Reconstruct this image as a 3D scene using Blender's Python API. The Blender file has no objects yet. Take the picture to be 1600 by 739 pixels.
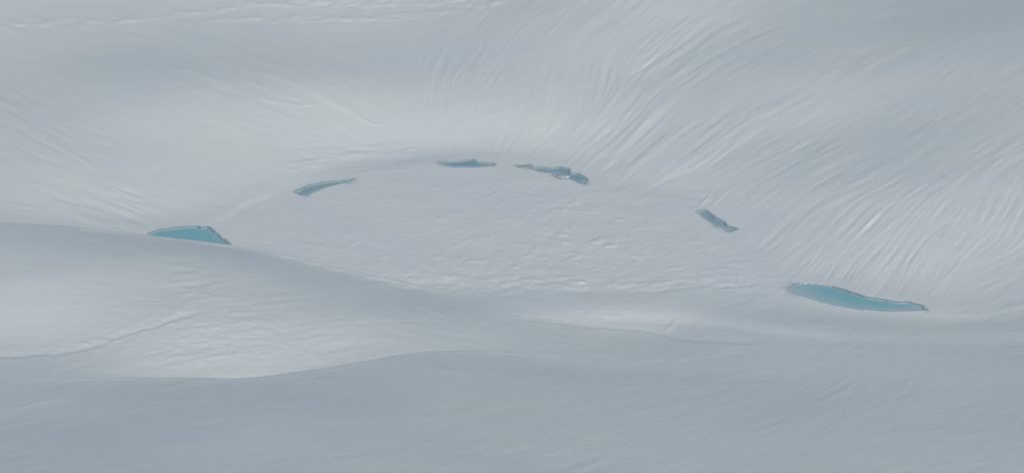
import bpy, math
import numpy as np

# ---------------------------------------------------------------- camera, light, exposure
scene = bpy.context.scene
IMG_W, IMG_H = 1600.0, 739.0
HFOV = math.radians(22.0)
PITCH = math.radians(19.0)          # camera looks 19 degrees down
CAM_H = 60.0                        # metres above the lake
FPX = (IMG_W / 2) / math.tan(HFOV / 2)

cam_data = bpy.data.cameras.new("camera")
cam = bpy.data.objects.new("camera", cam_data)
scene.collection.objects.link(cam)
cam.location = (0, 0, CAM_H)
cam.rotation_euler = (math.radians(90) - PITCH, 0, 0)
cam_data.sensor_width = 36.0
cam_data.lens = 18.0 / math.tan(HFOV / 2)
cam_data.clip_start = 0.5
cam_data.clip_end = 20000
scene.camera = cam

SUN_EL = math.radians(33.0)
SUN_AZ = math.radians(165.0)        # clockwise from +Y: behind the camera, a little to the right
sdir = (math.sin(SUN_AZ) * math.cos(SUN_EL), math.cos(SUN_AZ) * math.cos(SUN_EL), math.sin(SUN_EL))

world = bpy.data.worlds.new("World")
scene.world = world
world.use_nodes = True
wn = world.node_tree
for n in list(wn.nodes):
    wn.nodes.remove(n)
sky = wn.nodes.new("ShaderNodeTexSky")
sky.sky_type = 'NISHITA'
sky.sun_disc = False
sky.sun_elevation = SUN_EL
sky.sun_rotation = SUN_AZ
sky.altitude = 1500
sky.air_density = 1.0
sky.dust_density = 4.0
sky.ozone_density = 1.0
bgn = wn.nodes.new("ShaderNodeBackground")
bgn.inputs['Strength'].default_value = 0.075
wo = wn.nodes.new("ShaderNodeOutputWorld")
wn.links.new(sky.outputs['Color'], bgn.inputs['Color'])
wn.links.new(bgn.outputs['Background'], wo.inputs['Surface'])

sun_data = bpy.data.lights.new("sun", 'SUN')
sun_data.energy = 1.5
sun_data.angle = math.radians(12.0)
sun_data.color = (1.0, 0.97, 0.90)
sun = bpy.data.objects.new("sun", sun_data)
scene.collection.objects.link(sun)
sun.rotation_euler = (math.radians(90) - SUN_EL, 0, math.pi - SUN_AZ)

scene.view_settings.view_transform = 'Standard'
scene.view_settings.look = 'None'
scene.view_settings.gamma = 1.0
scene.view_settings.use_curve_mapping = False
scene.view_settings.exposure = 0.345

# ---------------------------------------------------------------- helpers
rng = np.random.default_rng(7)

def project(az, el):
    """direction (azimuth, elevation) from the viewpoint -> survey sheet coordinates"""
    dx = np.sin(az) * np.cos(el); dy = np.cos(az) * np.cos(el); dz = np.sin(el)
    cp, sp = math.cos(PITCH), math.sin(PITCH)
    fwd = dy * cp - dz * sp
    up = dy * sp + dz * cp
    return IMG_W / 2 + FPX * dx / fwd, IMG_H / 2 - FPX * up / fwd

def unproject(px, py, z):
    """sheet coordinates -> point on the level z"""
    x = (np.asarray(px, float) - IMG_W / 2) / FPX
    u = -(np.asarray(py, float) - IMG_H / 2) / FPX
    cp, sp = math.cos(PITCH), math.sin(PITCH)
    dy = cp + u * sp
    dz = -sp + u * cp
    t = (z - CAM_H) / dz
    return x * t, dy * t

def smooth(a, b, x):
    t = np.clip((x - a) / (b - a), 0, 1)
    return t * t * (3 - 2 * t)

def pchip(x, pts):
    """smooth curve through the listed points (Catmull-Rom in y)"""
    P = np.array(pts, float)
    xs, ys = P[:, 0], P[:, 1]
    m = np.gradient(ys, xs)
    xc = np.clip(x, xs[0], xs[-1])
    i = np.clip(np.searchsorted(xs, xc, side='right') - 1, 0, len(xs) - 2)
    h = xs[i + 1] - xs[i]
    t = (xc - xs[i]) / h
    return ((2*t**3 - 3*t**2 + 1) * ys[i] + (t**3 - 2*t**2 + t) * h * m[i]
            + (-2*t**3 + 3*t**2) * ys[i + 1] + (t**3 - t**2) * h * m[i + 1])

# regular working sheet for the relief fields
GX0, GX1, GY0, GY1, GS = -420.0, 2020.0, -180.0, 960.0, 1.5
GNX = int((GX1 - GX0) / GS) + 1
GNY = int((GY1 - GY0) / GS) + 1

def sample(F, px, py):
    fx = np.clip((px - GX0) / GS, 0, GNX - 1.001)
    fy = np.clip((py - GY0) / GS, 0, GNY - 1.001)
    ix = fx.astype(np.int32); iy = fy.astype(np.int32)
    tx = (fx - ix).astype(np.float32); ty = (fy - iy).astype(np.float32)
    Ff = F.ravel(); k = iy * GNX + ix
    return ((Ff[k] * (1 - tx) + Ff[k + 1] * tx) * (1 - ty)
            + (Ff[k + GNX] * (1 - tx) + Ff[k + GNX + 1] * tx) * ty)

def upsample(C, step):
    ys = (np.arange(GNY) * GS) / step
    xs = (np.arange(GNX) * GS) / step
    iy = np.clip(ys.astype(int), 0, C.shape[0] - 2); ix = np.clip(xs.astype(int), 0, C.shape[1] - 2)
    ty = (ys - iy)[:, None]; tx = (xs - ix)[None, :]
    A = C[iy][:, ix]; B = C[iy][:, ix + 1]; D = C[iy + 1][:, ix]; E = C[iy + 1][:, ix + 1]
    return (A * (1 - tx) + B * tx) * (1 - ty) + (D * (1 - tx) + E * tx) * ty

def scatter_field(pts, sig=45.0, asp=1.7, floor=0.02):
    """smooth field through scattered control values"""
    step = 12.0
    nx = int((GX1 - GX0) / step) + 3; ny = int((GY1 - GY0) / step) + 3
    X, Y = np.meshgrid(GX0 + np.arange(nx) * step, GY0 + np.arange(ny) * step)
    P = np.array(pts, float)
    D2 = (X[..., None] - P[:, 0]) ** 2 + ((Y[..., None] - P[:, 1]) * asp) ** 2
    W = 1.0 / (D2 + sig ** 2) ** 2
    out = []
    for c in range(2, P.shape[1]):
        C = (W * P[:, c]).sum(-1) / W.sum(-1)
        out.append(upsample(C, step).astype(np.float32))
    return out

def blur(F, sx, sy):
    """gaussian blur by FFT (wraps at the border, which lies outside the view)"""
    fx = np.fft.rfftfreq(F.shape[1]); fy = np.fft.fftfreq(F.shape[0])
    K = np.exp(-2 * (math.pi ** 2) * ((fx[None, :] * sx) ** 2 + (fy[:, None] * sy) ** 2))
    return np.fft.irfft2(np.fft.rfft2(F) * K, s=F.shape).astype(np.float32)

def unit(F):
    return (F - F.mean()) / F.std()

# ---------------------------------------------------------------- slope plan
# tone plan: how far the snow leans towards (high) or away from (low) the low sun
# 171 = level.  One list per sheet of the landform.
BACK = [(-200,20,176),(0,20,179),(200,15,181),(400,15,182),(600,12,184),(800,-5,178),(100,80,176),(150,110,171),
 (300,80,175),(450,55,182),(300,130,171),(420,130,172),(550,90,176),(560,130,173),(80,170,176),(200,200,188),
 (300,210,189),(400,210,189),(200,160,184),(330,170,180),(500,190,185),(0,150,172),(50,230,176),(100,280,180),
 (0,300,178),(150,310,183),(250,290,188),(350,260,188),(350,300,185),(450,240,190),(520,225,191),(600,220,192),
 (700,215,192),(800,205,191),(860,215,192),(700,80,178),(760,60,173),(820,20,171),(720,120,176),(850,100,182),
 (950,100,184),(1000,60,184),(1060,20,184),(900,30,178),(800,160,184),(950,160,184),(900,190,188),(640,170,182),
 (600,60,180),(1050,140,177),(1150,80,171),(1250,30,167),(1350,20,162),(1450,10,157),(1580,20,154),(1500,40,155),
 (1590,60,159),(1500,100,170),(1590,120,165),(1400,80,165),(1300,80,169),(1300,150,184),(1260,180,188),(1200,160,178),
 (1380,120,172),(1400,180,169),(1440,210,165),(1550,200,170),(1500,150,170),(1590,250,170),(1100,220,178),(1000,220,184),
 (1050,270,187),(1150,260,180),(1100,300,187),(1180,320,184),(1230,280,176),(1300,240,174),(1180,365,177),(1160,390,171),
 (1350,300,176),(1300,340,182),(1250,400,185),(1350,390,187),(1400,430,187),(1500,330,182),(1500,400,183),(1450,260,174),
 (1580,320,178),(1590,400,178),(1560,440,177),(950,270,183),(1800,300,173),(1800,100,168),(-200,300,177),(-200,150,174),
 (400,-100,176),(1000,-100,178),(1600,-100,166)]
FRONT = [(900,475,163),(1100,475,163),(1150,500,162),(750,470,160),(600,475,159),(660,455,158),(950,498,182),
 (1015,506,184),(880,494,176),(985,490,179),(1045,502,178),(1075,512,163),(1050,532,160),(960,527,160),(860,516,160),(1200,520,160),(1400,510,162),(1550,490,166),(1550,540,161),(50,362,159),(200,385,159),
 (350,400,159),(500,428,159),(50,420,166),(60,470,178),(150,470,174),(50,520,180),(200,440,170),(300,430,168),
 (250,500,171),(400,470,167),(550,470,163),(650,500,164),(300,540,177),(400,560,180),(250,572,176),(100,572,162),
 (0,575,160),(500,540,175),(600,520,170),(700,530,168),(850,540,161),(950,545,160),(1300,550,161),(120,520,176),
 (-200,470,174),(1800,520,162)]
FORE = [(50,605,158),(0,632,165),(200,620,156),(500,620,156),(400,600,156),(800,620,156),(1100,600,157),(1400,600,157),
 (1600,620,151),(100,690,155),(400,705,161),(800,700,158),(1000,730,162),(1200,700,156),(1500,730,162),(1500,650,157),
 (50,735,157),(1400,570,161),(1590,560,162),(-200,650,157),(1800,620,155),(400,900,158),(1200,900,158)]
FLAT = 171.0
SLOPE_PER_TONE = 0.0150
def slope_of(F):
    s = (F - FLAT) * SLOPE_PER_TONE
    return np.clip(s, -0.24, 0.5)
S_back = slope_of(scatter_field(BACK)[0])
S_front = slope_of(scatter_field(FRONT, 30.0, 2.2)[0])
S_fore = slope_of(scatter_field(FORE, 60.0)[0])

# landform lines (sheet coordinates)
SHORE_FAR = [(-420,330),(0,345),(240,359),(285,352),(320,349),(350,338),(385,318),(430,302),(490,284),(560,268),(620,257),(690,249),
             (760,247),(820,253),(868,258),(905,266),(940,282),(980,296),(1040,312),(1095,325),(1150,352),(1180,380),(1215,418),
             (1240,439),(1320,449),(1400,466),(1450,479),(1520,488),(1600,470),(2020,450)]
SHORE_NEAR = [(-420,360),(0,362),(360,390),(500,420),(600,438),(700,446),(850,448),(1000,450),(1150,446),(1240,466),
              (1320,482),(1400,488),(1450,490),(1520,492),(1600,478),(2020,460)]
DUNE_CREST = [(-420,325),(-200,333),(0,346),(120,354),(240,368),(360,383),(450,400),(520,417),(600,434),(700,453),
              (800,462),(900,466),(1100,470),(1240,490),(1400,500),(2020,480)]
DUNE_GAP = [(-420,11),(0,9.5),(240,7.0),(360,4.6),(450,3.0),(520,1.9),(600,0.9),(680,0.15),(720,0.0),(2020,0.0)]
RIDGE_CREST = [(-420,592),(0,588),(150,587),(300,588.5),(380,590),(480,577),(560,564),(640,552),(720,549),(800,551),
               (900,556),(1050,560),(1300,572),(1600,580),(2020,585)]
RIDGE_GAP = [(-420,6),(0,5.2),(200,5.5),(380,6),(480,4.2),(560,2.8),(640,1.6),(720,0.8),(800,0.25),(880,0.0),(2020,0.0)]

# ---------------------------------------------------------------- column build
def axis_px():
    fine = np.arange(-300, 1901, 1.4)
    left = -300 - np.cumsum(np.geomspace(4, 400, 22))[::-1]
    right = 1900 + np.cumsum(np.geomspace(4, 400, 22))
    return np.concatenate([left, fine, right])
PXA = axis_px()
AZ = np.arctan((PXA - IMG_W / 2) / FPX / math.cos(PITCH))     # azimuths of the columns
NC = len(AZ)

def el_on_curve(curve):
    el = np.full(NC, -PITCH)
    for _ in range(12):
        px, py = project(AZ, el)
        tgt = pchip(px, curve)
        el = el - (tgt - py) / FPX
    inner = (PXA >= -301) & (PXA <= 1901)
    el = np.interp(PXA, PXA[inner], el[inner])
    return el

EL_RIDGE = el_on_curve(RIDGE_CREST)
EL_DUNE = el_on_curve(DUNE_CREST)
EL_NEAR = el_on_curve(SHORE_NEAR)
EL_FAR = el_on_curve(SHORE_FAR)
EL_BOT = el_on_curve([(-420, 900), (2020, 900)])
EL_TOP = el_on_curve([(-420, -150), (2020, -150)])
PX_C = project(AZ, EL_DUNE)[0]

SIDE_W = smooth(-330, -300, PXA) * (1 - smooth(1900, 1930, PXA))
SA_R = math.cos(math.pi + SUN_AZ)     # share of the sun direction along the view
SB_T = math.sin(math.pi + SUN_AZ)     # and across it

def to_sheet(x, y, z):
    az = np.arctan2(x, y); el = np.arctan2(z - CAM_H, np.hypot(x, y))
    return project(az, el)

class Relief:
    """a smooth height map on a regular ground grid whose tilt towards the sun follows a slope plan"""
    def __init__(self, x0, x1, y0, y1, st, field, pins, lam=2.0, rounds=5, iters=260, zstart=0.0):
        self.x = np.arange(x0, x1 + st, st); self.y = np.arange(y0, y1 + st, st); self.st = st
        X_, Y_ = np.meshgrid(self.x, self.y)
        Zc = np.full(X_.shape, float(zstart))
        wb = np.ones_like(Zc); wb[-1, :] = 0; wb[:, -1] = 0
        wl = np.ones_like(Zc); wl[0, :] = wl[-1, :] = 0; wl[:, 0] = wl[:, -1] = 0
        r = np.hypot(X_, Y_)
        # sun-facing direction in ground axes
        lx, ly = math.sin(math.pi + SUN_AZ), math.cos(math.pi + SUN_AZ)
        def G(z):
            return wb * ((np.roll(z, -1, 1) - z) * lx + (np.roll(z, -1, 0) - z) * ly) / st
        def GT(v):
            v = wb * v / st
            return (np.roll(v, 1, 1) - v) * lx + (np.roll(v, 1, 0) - v) * ly
        def Lp(z):
            return wl * (np.roll(z, 1, 0) + np.roll(z, -1, 0) + np.roll(z, 1, 1) + np.roll(z, -1, 1) - 4 * z) / st ** 2
        def LT(v):
            v = wl * v / st ** 2
            return np.roll(v, 1, 0) + np.roll(v, -1, 0) + np.roll(v, 1, 1) + np.roll(v, -1, 1) - 4 * v
        for rd in range(rounds):
            px, py = to_sheet(X_, Y_, Zc)
            sfield = field(px, py)
            wp, zp = pins(X_, Y_, px, py)
            b_ = GT(wb * sfield) + wp * zp
            op = lambda z: GT(G(z)) + lam * LT(Lp(z)) + wp * z + 1e-6 * z
            z = Zc.copy(); rr = b_ - op(z); p = rr.copy(); rs = (rr * rr).sum()
            for k in range(iters):
                Ap = op(p); al = rs / (p * Ap).sum()
                z += al * p; rr -= al * Ap; rn = (rr * rr).sum()
                p = rr + (rn / rs) * p; rs = rn
            Zc = z
        self.Z = Zc
    def at(self, x, y):
        fx = np.clip((x - self.x[0]) / self.st, 0, len(self.x) - 1.001); fy = np.clip((y - self.y[0]) / self.st, 0, len(self.y) - 1.001)
        ix = fx.astype(int); iy = fy.astype(int); tx = fx - ix; ty = fy - iy
        # cubic weights keep the shading smooth
        def w(t): return ((-.5*t+t**2-.5*t**3), (1-2.5*t**2+1.5*t**3), (.5*t+2*t**2-1.5*t**3), (-.5*t**2+.5*t**3))
        wx = w(tx); wy = w(ty); out = 0
        for j in range(4):
            jy = np.clip(iy + j - 1, 0, len(self.y) - 1)
            for i in range(4):
                jx = np.clip(ix + i - 1, 0, len(self.x) - 1)
                out = out + wy[j] * wx[i] * self.Z[jy, jx]
        return out
    def hit(self, el, d0):
        """distance at which the sight line of elevation el meets this sheet"""
        d = d0.copy(); t = np.tan(-el); sa, ca = np.sin(AZ), np.cos(AZ)
        for _ in range(30):
            z = self.at(d * sa, d * ca)
            z2 = self.at((d + .3) * sa, (d + .3) * ca)
            f = CAM_H - d * t - z
            fp = -t - (z2 - z) / .3
            d = d + np.clip(-f / np.minimum(fp, -0.08), -4, 4)
        return d

def far_field(px, py):
    s = sample(S_back, px, py)
    yf = pchip(px, SHORE_FAR)
    s = s * smooth(0, 26, yf - py)
    yn = pchip(px, SHORE_NEAR)
    return s + sample(S_front, px, py) * smooth(0, 16, py - yn)
def near_field(px, py):
    s = sample(S_front, px, py)
    g = np.clip(pchip(px, DUNE_GAP), 0, 3) / 3
    yc = pchip(px, DUNE_CREST)
    return s - g * 0.10 * np.exp(-np.maximum(py - yc, 0) / 9.0)
def fore_field(px, py):
    s = sample(S_fore, px, py)
    g = np.clip(pchip(px, RIDGE_GAP), 0, 2) / 2
    yc = pchip(px, RIDGE_CREST)
    return s - g * 0.07 * np.exp(-np.maximum(py - yc, 0) / 8.0)

def lake_pins(X_, Y_, px, py):
    yf = pchip(px, SHORE_FAR)
    w = 30.0 * smooth(-1, 3, py - yf) * (1 - smooth(2, 12, py - pchip(px, SHORE_NEAR)))
    return w, np.zeros_like(X_)
R_back = Relief(-85, 85, 140, 350, 1.0, far_field, lake_pins)

def pin_curve(xs, ys, zs, wt=20.0):
    def pins(X_, Y_, px, py):
        w = np.zeros_like(X_); zz = np.zeros_like(X_)
        st = X_[0, 1] - X_[0, 0]
        fx = (xs - X_[0, 0]) / st; fy = (ys - Y_[0, 0]) / st
        ok = (fx > 1) & (fx < X_.shape[1] - 2) & (fy > 1) & (fy < X_.shape[0] - 2)
        ix = np.floor(fx[ok]).astype(int); iy = np.floor(fy[ok]).astype(int); tx = fx[ok] - ix; ty = fy[ok] - iy; z = zs[ok]
        for a_, b_, q in ((0, 0, (1-tx)*(1-ty)), (1, 0, tx*(1-ty)), (0, 1, (1-tx)*ty), (1, 1, tx*ty)):
            np.add.at(w, (iy + b_, ix + a_), q); np.add.at(zz, (iy + b_, ix + a_), q * z)
        zz = np.where(w > 0, zz / np.maximum(w, 1e-9), 0)
        return wt * np.minimum(w, 1), zz
    return pins

sa_, ca_ = np.sin(AZ), np.cos(AZ)
N_LAKE2, N_BACK, N_FRONT, N_FORE, N_HID = 190, 320, 170, 240, 14
EPS = 0.8 / FPX
fine_c = (PXA >= -301) & (PXA <= 1901)
fill = lambda v: np.interp(PXA, PXA[fine_c], v[fine_c])
# far sheet at the dune crest line
d_b = R_back.hit(EL_DUNE, CAM_H / np.tan(-EL_DUNE))
gap = np.maximum(pchip(PX_C, DUNE_GAP), 0)
d_b = fill(d_b); gap = fill(gap)
d_f = d_b - gap
z_f = CAM_H - d_f * np.tan(-EL_DUNE)
# where the crest has faded the two sheets also share their slope: pin a strip, not only a line
xs = [d_f * sa_]; ys = [d_f * ca_]; zs = [z_f]
for q in (0.8, 1.6, 2.4):
    m = (gap < 0.02) & (SIDE_W > 0.9)
    dd_ = d_f[m] + q
    xs.append(dd_ * sa_[m]); ys.append(dd_ * ca_[m]); zs.append(R_back.at(dd_ * sa_[m], dd_ * ca_[m]))
R_front = Relief(-66, 66, 105, 185, 0.75, near_field, pin_curve(*map(np.concatenate, (xs, ys, zs))), lam=0.6, zstart=1.0)
d_fr = R_front.hit(EL_RIDGE, CAM_H / np.tan(-EL_RIDGE) - 4)
gap2 = np.maximum(pchip(PX_C, RIDGE_GAP), 0)
d_fr = fill(d_fr); gap2 = fill(gap2)
d_r = d_fr - gap2
z_r = CAM_H - d_r * np.tan(-EL_RIDGE)
xs = [d_r * sa_]; ys = [d_r * ca_]; zs = [z_r]
for q in (0.8, 1.6, 2.4):
    m = (gap2 < 0.02) & (SIDE_W > 0.9)
    dd_ = d_r[m] + q
    xs.append(dd_ * sa_[m]); ys.append(dd_ * ca_[m]); zs.append(R_front.at(dd_ * sa_[m], dd_ * ca_[m]))
R_fore = Relief(-60, 60, 80, 175, 0.75, fore_field, pin_curve(*map(np.concatenate, (xs, ys, zs))), lam=1.0, zstart=2.0)

def strip(R, el0, el1, n, dguess):
    """rows of a sheet between two elevations (ascending)"""
    E, Dd = [], []
    d = dguess
    for k in range(n + 1):
        e = el0 + (el1 - el0) * k / n
        d = R.hit(e, d)
        d = np.where(SIDE_W < 0.5, fill(d), d)
        E.append(e); Dd.append(d)
    return E, Dd
rE, rD = strip(R_fore, EL_BOT, EL_RIDGE - EPS, N_FORE, CAM_H / np.tan(-EL_BOT) - 5)
fE, fD = strip(R_front, EL_RIDGE, EL_DUNE - EPS, N_FRONT, d_fr)
lE, lD = strip(R_back, EL_DUNE, EL_FAR, N_LAKE2, d_b)
bE, bD = strip(R_back, EL_FAR, EL_TOP, N_BACK, lD[-1])
def blend_up(E, Dd, R, gp):
    """where a crest has faded out the nearer sheet runs smoothly into the farther one"""
    b0 = 1 - smooth(0.0, 0.25, gp)
    n = len(E)
    for k in range(n):
        px, py = project(AZ, E[k]); _, pt = project(AZ, E[-1])
        b = b0 * (1 - smooth(0, 38, py - pt))
        if b.max() < 1e-4: continue
        dh = R.hit(E[k], Dd[k])
        Dd[k] = np.interp(PXA, PXA[fine_c], (Dd[k] * (1 - b) + dh * b)[fine_c])
blend_up(fE, fD, R_back, gap)
d_fr_b = R_front.hit(EL_RIDGE, d_fr)
blend_up(rE, rD, R_front, gap2)
print('front z', R_front.Z.min(), R_front.Z.max(), 'fore', R_fore.Z.min(), R_fore.Z.max(), 'back', R_back.Z.min(), R_back.Z.max())

def zof(E, D):
    return CAM_H - D * np.tan(-E)

rowsD, rowsZ, rowsPX, rowsPY, rowsT = [], [], [], [], []
def push(E, D, tag):
    px, py = project(AZ, E)
    rowsD.append(D); rowsZ.append(zof(E, D)); rowsPX.append(px); rowsPY.append(py); rowsT.append(tag)
def hidden(Ea, Da, Eb, Db, gapw, tag):
    """lee side between a crest and the ground that shows again beyond it"""
    za, zb = zof(Ea, Da), zof(Eb, Db)
    pxa, pya = project(AZ, Ea); pxb, pyb = project(AZ, Eb)
    w = Db - Da
    ma = (rowsZ[-1] - rowsZ[-2]) / (rowsD[-1] - rowsD[-2])
    chord = (zb - za) / w
    g = np.clip(gapw / 2.0, 0, 1)
    mb = chord * (1 - g) + 0.02 * g
    ma = np.minimum(ma, chord - 0.02) * g + ma * (1 - g)
    for k in range(1, N_HID):
        t = k / N_HID
        z = ((2*t**3 - 3*t**2 + 1) * za + (t**3 - 2*t**2 + t) * w * ma + (-2*t**3 + 3*t**2) * zb + (t**3 - t**2) * w * mb)
        rowsD.append(Da + w * t); rowsZ.append(z)
        rowsPX.append(pxa + (pxb - pxa) * t); rowsPY.append(pya + (pyb - pya) * t); rowsT.append(tag)

# near apron below the frame, so that the ground carries on under the viewpoint
zb0 = zof(rE[0], rD[0]); pxb0, pyb0 = project(AZ, rE[0])
s_ap = np.clip((zof(rE[12], rD[12]) - zb0) / (rD[12] - rD[0]), -0.3, 0.1)
for f in (0.02, 0.1, 0.2, 0.3, 0.4, 0.5, 0.58, 0.65, 0.72, 0.78, 0.84, 0.88, 0.91, 0.94, 0.96, 0.975, 0.99):
    rowsD.append(rD[0] * f); rowsZ.append(zb0 - s_ap * 38 * (1 - np.exp(-(rD[0] * (1 - f)) / 38))); rowsPX.append(pxb0); rowsPY.append(pyb0 + (1 - f) * 200); rowsT.append(0)
for E, D in zip(rE, rD):
    push(E, D, 0)
hidden(rE[-1], rD[-1], fE[0], fD[0], gap2, 1)
for E, D in zip(fE, fD):
    push(E, D, 2)
hidden(fE[-1], fD[-1], lE[0], lD[0], gap, 3)
for E, D in zip(lE, lD):
    push(E, D, 4)
for E, D in list(zip(bE, bD))[1:]:
    push(E, D, 5)
# the highland carries on to the horizon
zl, dl = rowsZ[-1].copy(), rowsD[-1].copy(); pxl, pyl = rowsPX[-1], rowsPY[-1]
for f in (1.03, 1.1, 1.25, 1.6, 2.4, 5, 12, 40):
    rowsD.append(dl * f); rowsZ.append(zl + (np.mean(zl) - zl) * min(1, (f - 1) * 1.5) + 3.0 * (1 - 1 / f)); rowsPX.append(pxl); rowsPY.append(pyl - (f - 1) * 10); rowsT.append(6)

D = np.array(rowsD); Z = np.array(rowsZ); PX = np.array(rowsPX); PY = np.array(rowsPY); TAG = np.array(rowsT)
NR = D.shape[0]
print("grid", NR, NC, "z range", Z.min(), Z.max(), "d range", D[rowsT.index(5)].min(), D[-9].max())

# ---------------------------------------------------------------- relief: flutes, drifts, crusts
DIRS = [(250,60,1,.35),(350,100,1,.35),(450,150,1,.4),(550,190,1,.6),(150,110,1,.05),(20,190,1,.7),(80,220,1,.5),(60,290,1,.35),
 (150,330,1,.35),(220,355,1,.4),(0,340,1,.1),(0,240,1,.5),(600,150,1,.6),(650,190,.8,.7),(200,25,1,-.08),(400,15,1,-.04),(600,15,1,-.04),
 (860,10,-1,.6),(780,60,-1,.9),(740,100,-.6,1),(690,150,-.15,1),(690,190,0,1),(760,130,-.7,1),(1000,40,-1,.8),
 (950,120,-.2,1),(900,150,-.2,1),(820,160,-.15,1),(980,130,-1,1.1),(930,200,-1,1),(1050,110,-1,.7),(880,240,-1,.8),
 (600,245,1,-.1),(500,255,1,-.25),
 (1200,60,-1,.4),(1350,20,-1,.15),(1150,120,-1,.55),(1100,200,-1,.75),(1000,280,-1,.8),(1250,150,-1,.5),(1400,100,-1,.6),
 (1500,130,-1,.8),(1300,230,-1,.55),(1200,270,-1,.6),(1350,270,-1,.5),(1150,330,-1,.8),(1250,330,-1,.75),(1200,400,-1,.7),
 (1350,380,-1,1),(1450,360,-.8,1),(1550,330,-.6,1),(1440,450,-.5,1),(1300,430,-.7,1),(1550,430,-1,.5),(1450,260,-1,.6),
 (1550,200,-1,.6),(1590,40,1,.1),(600,350,1,-.06),(750,400,1,.05),(900,350,1,-.12),(1050,320,1,.3),(1100,400,1,.02),(420,270,1,.35),
 (480,320,1,.1),(300,300,1,.2),(200,440,1,.15),(300,470,1,-.1),(400,500,1,-.05),(150,530,1,-.35),(300,560,1,-.25),(500,530,1,-.1),
 (650,500,1,.3),(750,520,1,.15),(900,510,1,.1),(950,445,1,.03),(200,650,1,-.12),(800,640,1,-.25),(1300,590,1,-.6),(1250,540,1,.12),(1500,560,1,.2),
 (1000,700,1,-.3),(1500,700,1,-.15),(50,620,1,-.22),(100,400,1,.05)]
dd = []
for (x, y, a, b) in DIRS:
    th = 2 * math.atan2(b, a)
    dd.append((x, y, math.cos(th), math.sin(th)))
c2, s2 = scatter_field(dd, 26.0, 1.3)
TH = np.arctan2(s2, c2) / 2
UX = np.cos(TH).astype(np.float32); UY = np.sin(TH).astype(np.float32)

def lic(noise, length, step=2.0):
    """drag a noise along the wind / melt lines"""
    YY, XX = np.meshgrid(GY0 + np.arange(GNY) * GS, GX0 + np.arange(GNX) * GS, indexing='ij')
    acc = noise.copy(); wsum = 1.0
    n = int(length / step)
    for sgn in (1, -1):
        x = XX.astype(np.float32); y = YY.astype(np.float32)
        vx = UX * sgn; vy = UY * sgn
        for k in range(n):
            x = x + vx * step; y = y + vy * step
            fx = np.clip(((x - GX0) / GS + 0.5).astype(np.int32), 0, GNX - 1)
            fy = np.clip(((y - GY0) / GS + 0.5).astype(np.int32), 0, GNY - 1)
            q = fy * GNX + fx
            nx_ = UX.ravel()[q]; ny_ = UY.ravel()[q]
            s = np.sign(nx_ * vx + ny_ * vy); s[s == 0] = 1
            vx = nx_ * s; vy = ny_ * s
            w = 0.5 + 0.5 * math.cos(math.pi * (k + 1) / (n + 1))
            acc += noise.ravel()[q] * w
            if sgn == 1: wsum += 2 * w
    return acc / wsum

white = lambda: rng.standard_normal((GNY, GNX)).astype(np.float32)
L_fine = unit(blur(lic(unit(blur(white(), 1.0, 1.0)), 42, 1.4), 0.6, 0.6))
L_thin = unit(lic(unit(blur(white(), 1.5, 1.4)), 75, 2.5))
L_mid = unit(lic(unit(blur(white(), 2.4, 2.2)), 90, 3.0))
L_big = unit(lic(unit(blur(white(), 6.0, 5.0)), 170, 5.0))
patch = unit(blur(white(), 40, 18))          # where flutes are strong and where the snow is smooth
patch2 = unit(blur(white(), 14, 7))

AMP = [(1200,200,1.0),(1300,300,1.2),(1400,350,1.1),(1100,120,.9),(1350,420,1.0),(1500,350,.9),(1500,150,.6),(1400,60,.5),
 (1550,20,.15),(1280,170,.5),(1000,150,1.0),(1050,110,1.1),(900,150,.5),(950,60,.6),(800,50,.5),(720,120,.5),(690,160,.4),
 (850,190,.4),(800,150,.35),(600,220,.25),(500,150,.9),(400,100,1.1),(300,70,.8),(350,170,.3),(250,200,.1),(250,260,.15),
 (60,80,.4),(150,60,.3),(60,250,1.2),(120,320,1.3),(0,200,1.0),(210,350,1.1),(600,60,.2),(450,40,.25),(420,280,.5),(330,330,.4),
 (600,100,.4),(1000,230,.9),(1080,300,.9),(950,290,.8),(1150,340,.9),(1200,420,.9),(600,350,.25),(800,350,.3),(1000,380,.35),
 (900,430,.6),(700,430,.5),(200,430,.2),(50,450,.12),(300,460,.9),(420,500,.7),(300,560,.9),(180,560,.5),(500,530,.6),(650,510,.4),
 (50,370,.05),(500,440,.15),(750,500,.3),(950,500,.45),(1100,500,.25),(1400,520,.2),(200,640,.45),(600,640,.45),(1000,640,.5),(400,620,.3),(800,620,.35),(1200,680,.4),(700,700,.4),(1000,580,.4),(1200,560,.5),
 (1300,590,.35),(400,710,.45),(1500,700,.45),(1000,720,.55),(1580,560,.3),(1560,450,.5)]
(A_fl,) = scatter_field(AMP, 28.0, 1.5)

GYY, GXX = np.meshgrid(GY0 + np.arange(GNY) * GS, GX0 + np.arange(GNX) * GS, indexing='ij')
G_far = pchip(GXX, SHORE_FAR); G_near = pchip(GXX, SHORE_NEAR)
on_lake = smooth(-4, 8, GYY - G_far) * smooth(-6, 10, G_near - GYY)
on_lake_f = smooth(0, 34, GYY - G_far) * smooth(-6, 10, G_near - GYY)
crease = lambda f: 0.84 - np.sqrt(f * f + 0.05)           # sharp-edged runnels between rounded ribs
pm = np.clip(0.65 + 0.55 * patch, 0.08, 2.0); pq = np.clip(0.6 + 0.5 * patch2, 0.1, 1.8)
REL = A_fl * (1 - 0.18 * smooth(900, 1150, GXX)) * (0.0085 * L_fine * pq + 0.0095 * crease(L_thin) * pq * pm
              + 0.008 * L_mid * pm + 0.007 * crease(L_mid) * pm
              + 0.021 * L_big * pm) * (1 - 0.8 * on_lake_f)
REL += 0.0030 * L_fine * (0.5 + 0.5 * np.clip(A_fl, 0, 1)) * (1 - .6 * on_lake_f)

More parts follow.
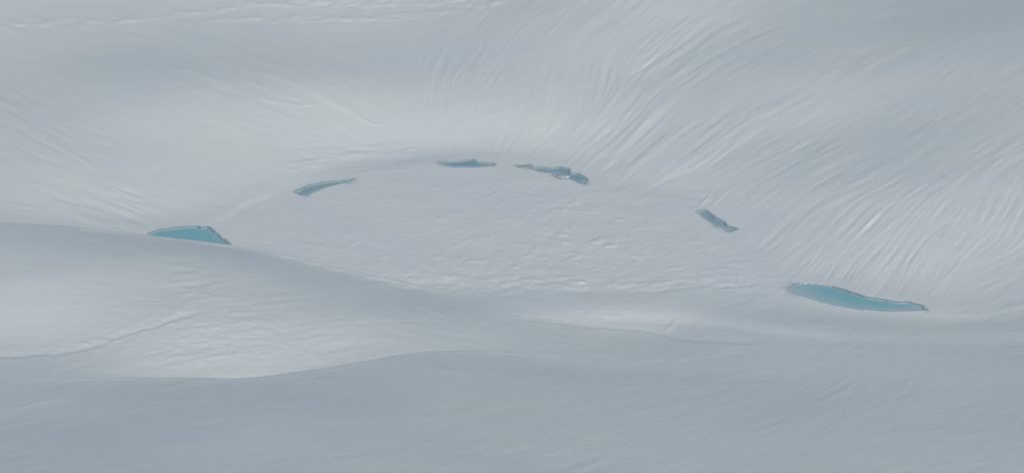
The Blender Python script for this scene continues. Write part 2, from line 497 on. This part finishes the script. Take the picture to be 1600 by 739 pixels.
# lake crust: low pads and little sastrugi, all drawn out across the view
n1 = unit(blur(white(), 5.0, 1.3)); n0 = unit(blur(white(), 2.2, 0.9)); n2 = unit(blur(white(), 13.0, 3.2)); n3 = unit(blur(white(), 30, 7.0)); n4 = unit(blur(white(), 3.0, 1.2))
crust = 0.0045 * n0 + 0.034 * np.clip(n1 - 1.55 + 0.35 * n3, 0, 1.3) + 0.008 * n2 + 0.008 * n3 + 0.004 * n4
CR = [(450,330,.3),(600,350,.5),(750,380,1.0),(850,390,1.3),(850,300,.9),(780,320,1.0),(950,390,1.2),(1000,370,1.0),(1100,370,.6),
 (620,400,.6),(650,430,1.0),(500,390,.5),(900,440,1.1),(1050,440,.9),(1000,320,1.0),(700,300,.7),(1150,420,.7),(300,340,.2),(700,270,.3)]
(A_cr,) = scatter_field(CR, 30.0, 1.5)
REL = REL + crust * A_cr * on_lake

# rough drift lips: (line, height m, half width sheet units, roughness)
LIPS = [([(-420,50),(0,43),(150,36),(300,22),(380,12),(480,9),(560,9),(640,7),(720,3),(800,-8)], 0.055, 2.2, .9),
        ([(300,33),(400,33),(470,30),(550,30),(640,28),(700,20),(760,10),(830,-4)], 0.045, 2.0, .9),
        ([(-420,575),(0,557),(60,553),(100,549),(150,540),(200,520),(250,506),(290,492),(330,482)], -0.13, 2.0, 0.35),
        ([(60,546),(110,541),(160,534),(220,522)], 0.05, 1.8, 0.9),
        ([(560,436),(640,441),(700,444),(760,448),(850,452),(950,455),(1010,454),(1080,449),(1150,446),(1200,443)], -0.07, 2.2, .8),
        ([(600,430),(700,436),(850,441),(1000,443),(1120,438)], 0.03, 3.0, .9),
        ([(780,494),(840,501),(900,509),(960,514),(1030,521),(1060,528),(1150,533),(1200,537)], -0.11, 2.2, 0.35),
        ([(420,268),(470,262),(520,247),(580,239),(640,238),(700,240)], 0.05, 4.0, 0.8),
        ([(180,110),(240,118),(300,145),(340,165)], 0.05, 3.0, 0.3),
        ([(1500,488),(1540,478),(1580,462),(1620,448)], 0.06, 3.0, 0.4),
        ([(0,642),(60,628),(130,612)], 0.08, 5.0, 0.2),
        ([(620,452),(660,478),(715,500)], 0.07, 5.0, 0.2),
        ([(990,735),(1040,725),(1090,712)], 0.05, 5.0, 0.2)]
rough = unit(blur(white(), 6.0, 1.1)); rough2 = unit(blur(white(), 16.0, 3.0))
for line, hgt, hw, rg in LIPS:
    P = np.array(line, float)
    x0, x1 = P[0, 0], P[-1, 0]
    yc = pchip(GXX, line) + rough2 * 0.9 * rg
    endf = smooth(x0 - 5, x0 + 60, GXX) * (1 - smooth(x1 - 60, x1 + 5, GXX))
    if x0 < -300: endf = 1 - smooth(x1 - 60, x1 + 5, GXX)
    v = GYY - yc            # positive = nearer the viewer
    prof = np.where(v > 0, np.exp(-(v / hw) ** 2), np.exp(-(v / (hw * 3.5)) ** 2))
    REL += hgt * 0.5 * endf * prof * np.clip(1 + rg * (0.45 * rough + 0.4 * rough2), 0, 2.4)
    REL += 0.012 * rg * endf * np.exp(-(v / (hw * 3)) ** 2) * rough
# single creases that stand out
def crease_line(pts, h, w):
    P = np.array(pts, float)
    i0 = max(int((P[:, 1].min() - 12 - GY0) / GS), 0); i1 = int((P[:, 1].max() + 12 - GY0) / GS)
    j0 = max(int((P[:, 0].min() - 12 - GX0) / GS), 0); j1 = int((P[:, 0].max() + 12 - GX0) / GS)
    gx = GXX[i0:i1, j0:j1]; gy = GYY[i0:i1, j0:j1]
    # refine the polyline into a smooth curve
    t = np.arange(len(P)); tt = np.linspace(0, len(P) - 1, 14 * (len(P) - 1) + 1)
    cx = pchip(tt, np.stack([t, P[:, 0]], 1)); cy = pchip(tt, np.stack([t, P[:, 1]], 1))
    best = np.full(gx.shape, 1e9); amp = np.zeros(gx.shape)
    for k in range(len(cx)):
        dd2 = (gx - cx[k]) ** 2 + (gy - cy[k]) ** 2
        m = dd2 < best
        best = np.where(m, dd2, best)
        amp = np.where(m, math.sin(math.pi * k / (len(cx) - 1)) ** 0.7, amp)
    REL[i0:i1, j0:j1] += h * amp * np.exp(-best / w ** 2)
for pts, h, w in [
    ([(340,70),(375,84),(420,102),(480,110)], .045, 2.6), ([(300,72),(350,98),(400,120),(440,145),(500,165)], .04, 2.4),
    ([(255,107),(290,110),(320,118),(345,128)], .05, 2.6), ([(200,104),(260,125),(310,150),(350,178)], -.04, 2.2),
    ([(380,150),(430,160),(480,165),(510,158)], .04, 2.2), ([(500,155),(540,170),(575,190),(600,196)], .04, 2.4),
    ([(545,140),(590,168),(630,190)], .03, 2.4), ([(410,84),(450,100),(500,125),(560,150)], -.03, 2.6),
    ([(50,215),(90,232),(130,252),(165,280)], .05, 2.6), ([(0,172),(30,190),(50,205)], .04, 2.4),
    ([(0,270),(60,290),(130,320),(200,352)], .035, 2.2), ([(0,318),(70,328),(150,345),(225,362)], .045, 2.2),
    ([(0,298),(80,312),(150,332),(215,357)], .03, 2.0), ([(60,345),(130,350),(190,358),(232,365)], -.035, 1.8),
    ([(1060,62),(1035,82),(1005,105),(975,122)], -.06, 2.4), ([(1040,66),(1015,92),(1000,104)], .04, 2.0),
    ([(975,122),(960,150),(930,190),(900,225)], .03, 2.4), ([(1080,110),(1020,150),(960,200),(900,245)], -.035, 2.6),
    ([(720,40),(755,62),(738,95),(708,128)], -.03, 2.6), ([(700,55),(688,90),(684,130),(682,180)], .02, 2.4),
    ([(860,15),(830,35),(800,60),(775,90)], .03, 2.6), ([(890,20),(865,45),(850,60)], .035, 2.2),
    ([(1300,215),(1265,240),(1230,262),(1180,290)], -.03, 2.2), ([(1320,225),(1270,250),(1235,275)], .03, 2.0),
    ([(1400,262),(1340,290),(1280,318),(1220,360),(1180,395)], -.04, 2.8), ([(1390,275),(1330,305),(1270,335),(1215,385)], .035, 2.4),
    ([(1420,300),(1380,335),(1330,385),(1285,430)], -.04, 2.6), ([(1500,330),(1450,372),(1420,410),(1410,440)], -.03, 2.6),
    ([(1560,350),(1520,385),(1480,430),(1445,470)], .03, 2.4), ([(1115,300),(1100,315),(1090,328)], .06, 2.2),
    ([(1150,290),(1125,308),(1108,325)], .04, 2.0), ([(1300,150),(1240,185),(1190,215)], .02, 2.2),
    ([(1450,225),(1475,245),(1490,262)], -.02, 5.0), ([(1250,30),(1180,55),(1110,90),(1060,125)], -.03, 3.0),
    ([(240,440),(290,432),(350,436)], .03, 1.6), ([(290,452),(330,446),(380,438),(440,432)], .03, 1.6),
    ([(480,512),(560,505),(650,503),(740,510)], -.04, 2.2), ([(620,452),(650,470),(680,488),(720,500)], .035, 3.0),
    ([(1450,490),(1500,484),(1550,474),(1590,452)], -.04, 2.2), ([(780,492),(830,498),(870,505)], .03, 1.8),
    ([(1060,495),(1050,508),(1035,522)], .05, 4.0), ([(540,566),(590,557),(650,549)], .04, 2.0),
    ([(1300,590),(1330,600),(1290,625),(1245,632)], .02, 4.0), ([(1430,585),(1415,605),(1400,620)], .02, 4.0),
    ([(845,655),(890,640),(930,628)], .02, 4.0), ([(960,645),(1000,640),(1030,635)], .02, 4.0)]:
    crease_line(pts, h * (1.05 if pts[0][0] < 620 and pts[0][1] < 340 else 0.9), w * 0.9)
# crusty patch below the left dune
crp = np.exp(-((GXX - 350) / 190) ** 2 - ((GYY - 530) / 55) ** 2)
n5 = unit(blur(white(), 2.2, 0.9))
REL += crp * (0.009 * n4 + 0.006 * n5 + 0.03 * np.clip(n1 - 1.4, 0, 1.2) + 0.004 * n2)
cr3 = smooth(-26, 4, GYY - G_near) * (1 - smooth(4, 16, GYY - G_near)) * smooth(480, 620, GXX) * (1 - smooth(1150, 1260, GXX))
REL += cr3 * (0.010 * n4 + 0.006 * n5 + 0.03 * np.clip(n1 - 1.0, 0, 1.2))
cr4 = np.exp(-((GYY - pchip(GXX, LIPS[0][0])) / 7) ** 2) * (1 - smooth(760, 840, GXX)) + np.exp(-((GYY - pchip(GXX, LIPS[1][0])) / 6) ** 2) * smooth(280, 400, GXX) * (1 - smooth(760, 840, GXX))
n6 = unit(blur(white(), 6.0, 0.8))
REL += cr4 * (0.016 * np.clip(n6, -.3, 3) + 0.012 * n5 + 0.008 * n4)
cr6 = np.exp(-((GYY + 5 - pchip(GXX, LIPS[2][0])) / 9) ** 2) * (1 - smooth(300, 360, GXX))
REL += cr6 * (0.008 * n5 + 0.007 * n6)
cr5 = np.exp(-((GYY - 500) / 22) ** 2 - ((GXX - 930) / 130) ** 2)
REL += cr5 * (0.006 * n4 + 0.004 * n5)
cr2 = np.exp(-((GXX - 310) / 50) ** 2 - ((GYY - 470) / 30) ** 2)
REL += cr2 * (0.05 * np.clip(n1 - 0.5, 0, 1.5))
# general fine grain
grain = unit(blur(white(), 1.0, 0.8)); soft = unit(blur(white(), 55, 22)); soft2 = unit(blur(white(), 22, 9))
REL += 0.0016 * grain + 0.0035 * unit(blur(white(), 4.0, 1.8)) + 0.05 * soft * (1 - on_lake) + 0.010 * soft2 * (1 - on_lake)

REL_soft = blur(REL, 24, 12)
for crest_, gap_ in ((DUNE_CREST, DUNE_GAP), (RIDGE_CREST, RIDGE_GAP)):
    gq = smooth(0.0, 0.6, np.maximum(pchip(GXX, gap_), 0))
    gq = gq * np.exp(-((GYY - pchip(GXX, crest_)) / 3.5) ** 2)
    REL = REL * (1 - gq) + REL_soft * gq
ZREL = sample(REL.astype(np.float32), PX, PY) * (D / 175.0)
Z = Z + ZREL

SA, CA = np.sin(AZ), np.cos(AZ)
X = D * SA; Y = D * CA

# ---------------------------------------------------------------- meltwater pools
WATER = -0.085
POOLS = {
 'wedge': dict(label='wide turquoise meltwater pool at the left, cut off below by the smooth snow dune',
   pts=[(233,368),(245,362),(262,359.5),(285,356.5),(309,355.5),(314,358),(322,356.5),(329,359.5),(337,367),(347,375),(358,383),(352,396),(300,392),(236,378)], deep=1.2),
 'sliver': dict(label='narrow teal meltwater sliver along the upper left rim of the frozen lake',
   pts=[(461,302),(470,297),(480,293.5),(488,290.5),(498,289),(508,286.5),(520,285),(534,283.4),(552,282),(545,285.5),(528,289.5),(515,292.5),(503,297.5),(492,302),(482,304.5),(468,306.5)], deep=.9, tips=[(463,304,.7),(480,306,.6),(548,284,.8)]),
 'top': dict(label='thin flat teal meltwater slit at the top middle of the lake rim',
   pts=[(686,254),(700,254.5),(722,253.8),(731,252),(738,251.3),(744,254),(756,256),(772,258.8),(758,261),(735,262),(710,262),(698,260)], deep=.7, tips=[(690,258,.8),(768,259,.6)]),
 'slit': dict(label='tiny dark meltwater slit between the two pools on the top rim',
   pts=[(806,261),(816,260.5),(826,259.5),(829,262),(820,264),(810,263.4)], deep=.6, tips=[(828,262,.7)]),
 'islet': dict(label='teal meltwater pool with a snow islet at the top right bend of the lake rim',
   pts=[(832,265),(842,263),(856,265),(868,264.5),(876,263),(888,266),(892,272),(903,273),(911,278),(918,284),(914,289),(900,286.5),(888,281),(872,280.5),(862,277),(868,272),(850,270)], deep=.9, tips=[(915,288,.6),(850,270,.6)]),
 'bar': dict(label='short straight slate-teal meltwater bar slanting along the right rim of the lake',
   pts=[(1089,332),(1102,330.5),(1112,337.5),(1126,347),(1138,356),(1152,360),(1140,363),(1132,361),(1128,356),(1115,352.5),(1112,350.5),(1095,339)], deep=.8, tips=[(1140,362,.7),(1120,354,.6)]),
 'leaf': dict(label='long leaf-shaped turquoise meltwater pool at the lower right of the frozen lake',
   pts=[(1234,452),(1242,446.5),(1258,444.5),(1275,445),(1290,446.8),(1310,452),(1330,459),(1350,465.5),(1372,469.5),(1398,473),(1420,474.5),(1436,478.5),(1443,480.5),(1440,483),(1449,486),(1430,487.5),(1390,488),(1345,485.5),(1305,479.5),(1265,468.5),(1243,461)], deep=1.3, tips=[(1237,454,1.1),(1447,486,.4)]),
}
def polydist(x, y, P, full=False):
    """signed distance, positive inside"""
    d2 = np.full(x.shape, 1e18); qx = x.copy(); qy = y.copy(); inside = np.zeros(x.shape, bool)
    n = len(P)
    for i in range(n):
        ax, ay = P[i]; bx, by = P[(i + 1) % n]
        ex, ey = bx - ax, by - ay
        t = np.clip(((x - ax) * ex + (y - ay) * ey) / (ex * ex + ey * ey), 0, 1)
        dn = (x - ax - t * ex) ** 2 + (y - ay - t * ey) ** 2
        near = dn < d2
        d2 = np.where(near, dn, d2); qx = np.where(near, ax + t * ex, qx); qy = np.where(near, ay + t * ey, qy)
        c = ((ay > y) != (by > y)) & (x < (bx - ax) * (y - ay) / (by - ay + 1e-12) + ax)
        inside ^= c
    d = np.sqrt(d2)
    sd = np.where(inside, d, -d)
    return (sd, qx, qy) if full else sd

wob = sample(unit(blur(white(), 2.6, 1.6)), PX, PY) * 0.045
ISLET = np.array([unproject(a, b, WATER) for a, b in [(868,274),(878,271.5),(889,272),(893,275),(886,278),(874,278)]])
pool_info = []
WET_SHADE = np.zeros_like(Z)
for key, P in POOLS.items():
    wx, wy = unproject([p[0] for p in P['pts']], [p[1] for p in P['pts']], WATER)
    W = np.stack([wx, wy], 1)
    m = (X > wx.min() - 2.5) & (X < wx.max() + 2.5) & (Y > wy.min() - 3.5) & (Y < wy.max() + 3.5)
    sd, qx, qy = polydist(X[m], Y[m], W, True)
    xm, ym = X[m], Y[m]
    ux = (qx - xm) * np.sign(sd) / (np.abs(sd) + 1e-6); uy = (qy - ym) * np.sign(sd) / (np.abs(sd) + 1e-6)   # outward
    sd = sd + wob[m]
    if key == 'islet':
        sd = np.minimum(sd, -polydist(xm, ym, ISLET))
    calm = smooth(-2.6, -0.2, sd)
    z = Z[m] - ZREL[m] * calm * 0.85
    bed = WATER - 0.05 - P['deep'] * np.clip(sd / 1.1, 0, 1) ** 0.8
    # steep snow bank at the rim
    k = smooth(-0.03, 0.06, sd)
    Z[m] = np.where(sd > -1.2, np.maximum(z, WATER + 0.025), z) * (1 - k) + np.minimum(bed, z) * k
    # undercut shade painted along the far banks, soaked grey slush round the tips
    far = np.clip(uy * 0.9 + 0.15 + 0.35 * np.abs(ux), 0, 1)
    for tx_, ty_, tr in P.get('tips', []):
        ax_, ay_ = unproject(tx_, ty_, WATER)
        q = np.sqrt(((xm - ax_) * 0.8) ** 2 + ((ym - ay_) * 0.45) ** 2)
        WET_SHADE[m] = np.maximum(WET_SHADE[m], 0.55 * (1 - smooth(0.0, tr, q)) * smooth(-0.9, 0.0, sd + 4 * wob[m]))
    WET_SHADE[m] = np.maximum(WET_SHADE[m], smooth(-0.29, -0.10, sd) * far * P.get('wet_shade', 1.0))
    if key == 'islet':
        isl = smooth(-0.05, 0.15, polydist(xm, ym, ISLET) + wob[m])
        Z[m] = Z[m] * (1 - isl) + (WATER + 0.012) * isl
        WET_SHADE[m] = np.maximum(WET_SHADE[m], 0.6 * isl)
    pool_info.append((key, P, W))

# ---------------------------------------------------------------- materials
def snow_material(name, base, grain_scale=1.0):
    m = bpy.data.materials.new(name); m.use_nodes = True
    nt = m.node_tree; b = nt.nodes['Principled BSDF']
    geo = nt.nodes.new('ShaderNodeNewGeometry')
    n1 = nt.nodes.new('ShaderNodeTexNoise'); n1.inputs['Scale'].default_value = 0.09; n1.inputs['Detail'].default_value = 4
    ramp = nt.nodes.new('ShaderNodeValToRGB')
    ramp.color_ramp.elements[0].position = 0.35; ramp.color_ramp.elements[1].position = 0.68
    ramp.color_ramp.elements[0].color = (base[0] * .965, base[1] * .975, base[2] * 1.0, 1)
    ramp.color_ramp.elements[1].color = (base[0], base[1], base[2] * .985, 1)
    nt.links.new(geo.outputs['Position'], n1.inputs['Vector'])
    nt.links.new(n1.outputs['Fac'], ramp.inputs['Fac'])
    wet_shade = nt.nodes.new('ShaderNodeAttribute'); wet_shade.attribute_name = 'wet_shade'  # painted shade of the far banks, plus slush at tips and islet
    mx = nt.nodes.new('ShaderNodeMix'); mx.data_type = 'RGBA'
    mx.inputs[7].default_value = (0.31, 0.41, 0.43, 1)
    nt.links.new(wet_shade.outputs['Fac'], mx.inputs['Factor']); nt.links.new(ramp.outputs['Color'], mx.inputs[6])
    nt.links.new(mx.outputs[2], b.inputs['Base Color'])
    b.inputs['Roughness'].default_value = 0.75
    b.inputs['Specular IOR Level'].default_value = 0.2
    n2 = nt.nodes.new('ShaderNodeTexNoise'); n2.inputs['Scale'].default_value = 5.0 * grain_scale; n2.inputs['Detail'].default_value = 5; n2.inputs['Roughness'].default_value = .65
    bump = nt.nodes.new('ShaderNodeBump'); bump.inputs['Strength'].default_value = 0.35; bump.inputs['Distance'].default_value = 0.03
    nt.links.new(geo.outputs['Position'], n2.inputs['Vector'])
    nt.links.new(n2.outputs['Fac'], bump.inputs['Height'])
    nt.links.new(bump.outputs['Normal'], b.inputs['Normal'])
    return m
M_snow = snow_material('wind_packed_snow', (0.788, 0.826, 0.780))
M_crust = snow_material('lake_snow_crust', (0.786, 0.820, 0.782), 1.3)

def water_material(name, deep, shallow):
    m = bpy.data.materials.new(name); m.use_nodes = True
    nt = m.node_tree; b = nt.nodes['Principled BSDF']
    at = nt.nodes.new('ShaderNodeAttribute'); at.attribute_name = 'depth'
    geo = nt.nodes.new('ShaderNodeNewGeometry')
    nz = nt.nodes.new('ShaderNodeTexNoise'); nz.inputs['Scale'].default_value = 0.9; nz.inputs['Detail'].default_value = 4
    mp = nt.nodes.new('ShaderNodeMapping'); mp.inputs['Scale'].default_value = (0.5, 1.0, 1.0)
    nt.links.new(geo.outputs['Position'], mp.inputs['Vector']); nt.links.new(mp.outputs['Vector'], nz.inputs['Vector'])
    ma = nt.nodes.new('ShaderNodeMath'); ma.operation = 'MULTIPLY_ADD'; ma.inputs[1].default_value = 1.1; ma.inputs[2].default_value = -0.55
    nt.links.new(nz.outputs['Fac'], ma.inputs[0])
    ad = nt.nodes.new('ShaderNodeMath'); ad.operation = 'ADD'
    nt.links.new(at.outputs['Fac'], ad.inputs[0]); nt.links.new(ma.outputs[0], ad.inputs[1])
    ramp = nt.nodes.new('ShaderNodeValToRGB')
    e = ramp.color_ramp.elements
    e[0].position = 0.0; e[0].color = (*shallow, 1); e[1].position = 0.9; e[1].color = (*deep, 1)
    nt.links.new(ad.outputs[0], ramp.inputs['Fac']); nt.links.new(ramp.outputs['Color'], b.inputs['Base Color'])
    b.inputs['Roughness'].default_value = 0.12; b.inputs['IOR'].default_value = 1.33
    w = nt.nodes.new('ShaderNodeTexNoise'); w.inputs['Scale'].default_value = 3.0; w.inputs['Detail'].default_value = 3
    bump = nt.nodes.new('ShaderNodeBump'); bump.inputs['Strength'].default_value = 0.12; bump.inputs['Distance'].default_value = 0.01
    nt.links.new(mp.outputs['Vector'], w.inputs['Vector']); nt.links.new(w.outputs['Fac'], bump.inputs['Height']); nt.links.new(bump.outputs['Normal'], b.inputs['Normal'])
    return m
M_turq = water_material('turquoise_meltwater', (0.27, 0.55, 0.565), (0.47, 0.63, 0.62))
M_teal = water_material('teal_meltwater', (0.27, 0.43, 0.45), (0.45, 0.57, 0.57))

# ---------------------------------------------------------------- meshes
# vertex normals from the whole landform, so that neighbouring pieces join without a seam
def grid_normals():
    Pv = np.stack([X, Y, Z], -1)
    du = np.gradient(Pv, axis=1); dv = np.gradient(Pv, axis=0)
    n = np.cross(du, dv)
    n /= np.linalg.norm(n, axis=-1, keepdims=True) + 1e-12
    n[n[..., 2] < 0] *= -1
    # beyond the surveyed sector the ground keeps the lie of its edge, turned with the azimuth
    inner = np.nonzero((PXA >= -290) & (PXA <= 1890))[0]
    for i0, cols in ((inner[0], np.arange(0, inner[0])), (inner[-1], np.arange(inner[-1] + 1, NC))):
        e = n[:, i0:i0 + 1, :]
        da = AZ[i0] - AZ[cols]
        c, s_ = np.cos(da)[None, :], np.sin(da)[None, :]
        n[:, cols, 0] = e[..., 0] * c - e[..., 1] * s_
        n[:, cols, 1] = e[..., 0] * s_ + e[..., 1] * c
        n[:, cols, 2] = e[..., 2]
    return n
NRM = grid_normals()
# face classes
FPY = (PY[:-1, :-1] + PY[1:, 1:]) / 2; FPX_ = (PX[:-1, :-1] + PX[1:, 1:]) / 2
FT = TAG[1:]
far_y = pchip(FPX_, SHORE_FAR); near_y = pchip(FPX_, SHORE_NEAR)
rowtag = np.repeat(FT[:, None], NC - 1, 1)
cls = np.full(rowtag.shape, 'h', dtype='<U1')        # hillside behind
cls[rowtag <= 1] = 'r'                               # near ridge
cls[(rowtag == 2) | (rowtag == 3)] = 'd'             # dune
lake = (rowtag == 4) & (FPX_ > 225) & (FPX_ < 1455) & (FPY < near_y)
cls[rowtag == 4] = 'd'
cls[(rowtag == 4) & (FPY < near_y)] = 'h'
cls[lake] = 'l'

def build_piece(name, key, mat, label=None):
    fr, fc = np.nonzero(cls == key)
    a = fr * NC + fc
    quads = np.stack([a, a + 1, a + NC + 1, a + NC], 1)
    used, inv = np.unique(quads, return_inverse=True)
    inv = inv.reshape(-1, 4)
    co = np.stack([X.ravel()[used], Y.ravel()[used], Z.ravel()[used]], 1)
    me = bpy.data.meshes.new(name)
    me.vertices.add(len(used)); me.vertices.foreach_set('co', co.astype(np.float32).ravel())
    me.loops.add(inv.size); me.loops.foreach_set('vertex_index', inv.astype(np.int32).ravel())
    me.polygons.add(len(inv)); me.polygons.foreach_set('loop_start', np.arange(0, inv.size, 4, dtype=np.int32))
    me.polygons.foreach_set('loop_total', np.full(len(inv), 4, dtype=np.int32))
    me.update(calc_edges=True)
    me.polygons.foreach_set('use_smooth', np.ones(len(inv), bool))
    me.normals_split_custom_set_from_vertices(NRM.reshape(-1, 3)[used].astype(np.float32))
    at = me.attributes.new('wet_shade', 'FLOAT', 'POINT'); at.data.foreach_set('value', WET_SHADE.ravel()[used].astype(np.float32))
    me.materials.append(mat)
    o = bpy.data.objects.new(name, me); scene.collection.objects.link(o)
    o['kind'] = 'structure'
    if label: o['label'] = label
    return o
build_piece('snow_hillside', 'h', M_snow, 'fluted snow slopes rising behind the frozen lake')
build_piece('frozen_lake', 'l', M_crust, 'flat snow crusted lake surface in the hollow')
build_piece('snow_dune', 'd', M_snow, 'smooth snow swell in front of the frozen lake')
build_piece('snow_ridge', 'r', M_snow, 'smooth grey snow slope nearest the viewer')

# water sheets, one per pool
def in_tri_grid(W, grow):
    return W[:, 0].min() - grow, W[:, 0].max() + grow, W[:, 1].min() - grow, W[:, 1].max() + grow
first = True
for key, P, W in pool_info:
    x0, x1, y0, y1 = in_tri_grid(W, 0.35)
    st = 0.12
    xs = np.arange(x0, x1 + st, st); ys = np.arange(y0, y1 + st, st)
    gx, gy = np.meshgrid(xs, ys)
    sd = polydist(gx, gy, W)
    keep = sd > -0.30
    ok = keep[:-1, :-1] & keep[1:, :-1] & keep[:-1, 1:] & keep[1:, 1:]
    r, c = np.nonzero(ok); n = len(xs)
    a = r * n + c
    q = np.stack([a, a + 1, a + n + 1, a + n], 1)
    used, inv = np.unique(q, return_inverse=True); inv = inv.reshape(-1, 4)
    me = bpy.data.meshes.new('meltwater_pool')
    co = np.stack([gx.ravel()[used], gy.ravel()[used], np.full(len(used), WATER)], 1)
    me.from_pydata(co.tolist(), [], inv.tolist())
    at = me.attributes.new('depth', 'FLOAT', 'POINT')
    # bed shelves gently from the near shore and drops off at the far bank
    vx, vy = gx.ravel()[used], gy.ravel()[used]
    area = 0.5 * np.sum(W[:, 0] * np.roll(W[:, 1], -1) - np.roll(W[:, 0], -1) * W[:, 1])
    dn = np.full(vx.shape, 9.0); df = np.full(vx.shape, 9.0)
    for i in range(len(W)):
        (ax, ay), (bx_, by_) = W[i], W[(i + 1) % len(W)]
        ex, ey = bx_ - ax, by_ - ay
        t = np.clip(((vx - ax) * ex + (vy - ay) * ey) / (ex * ex + ey * ey), 0, 1)
        ds = np.hypot(vx - ax - t * ex, vy - ay - t * ey)
        ny = -ex * (1 if area > 0 else -1)
        if ny > 0: df = np.minimum(df, ds)
        else: dn = np.minimum(dn, ds)
    near_w = 1.9 if key == 'leaf' else 1.0
    if key == 'wedge': dn = dn + 1.2
    dep = smooth(0, near_w, dn) * (0.45 + 0.55 * smooth(0, 0.5, df))
    if key == 'leaf': dep *= 0.35 + 0.65 * smooth(W[:, 0].min(), W[:, 0].min() + 4.0, vx)
    at.data.foreach_set('value', np.clip(dep, 0, 1).astype(np.float32))
    me.polygons.foreach_set('use_smooth', np.ones(len(inv), bool))
    me.materials.append(M_turq if key in ('wedge', 'leaf') else M_teal)
    o = bpy.data.objects.new('meltwater_pool', me); scene.collection.objects.link(o)
    o['kind'] = 'structure'; o['label'] = P['label']

scene.render.engine = 'CYCLES'
scene.render.resolution_x = 1024
scene.render.resolution_y = 472
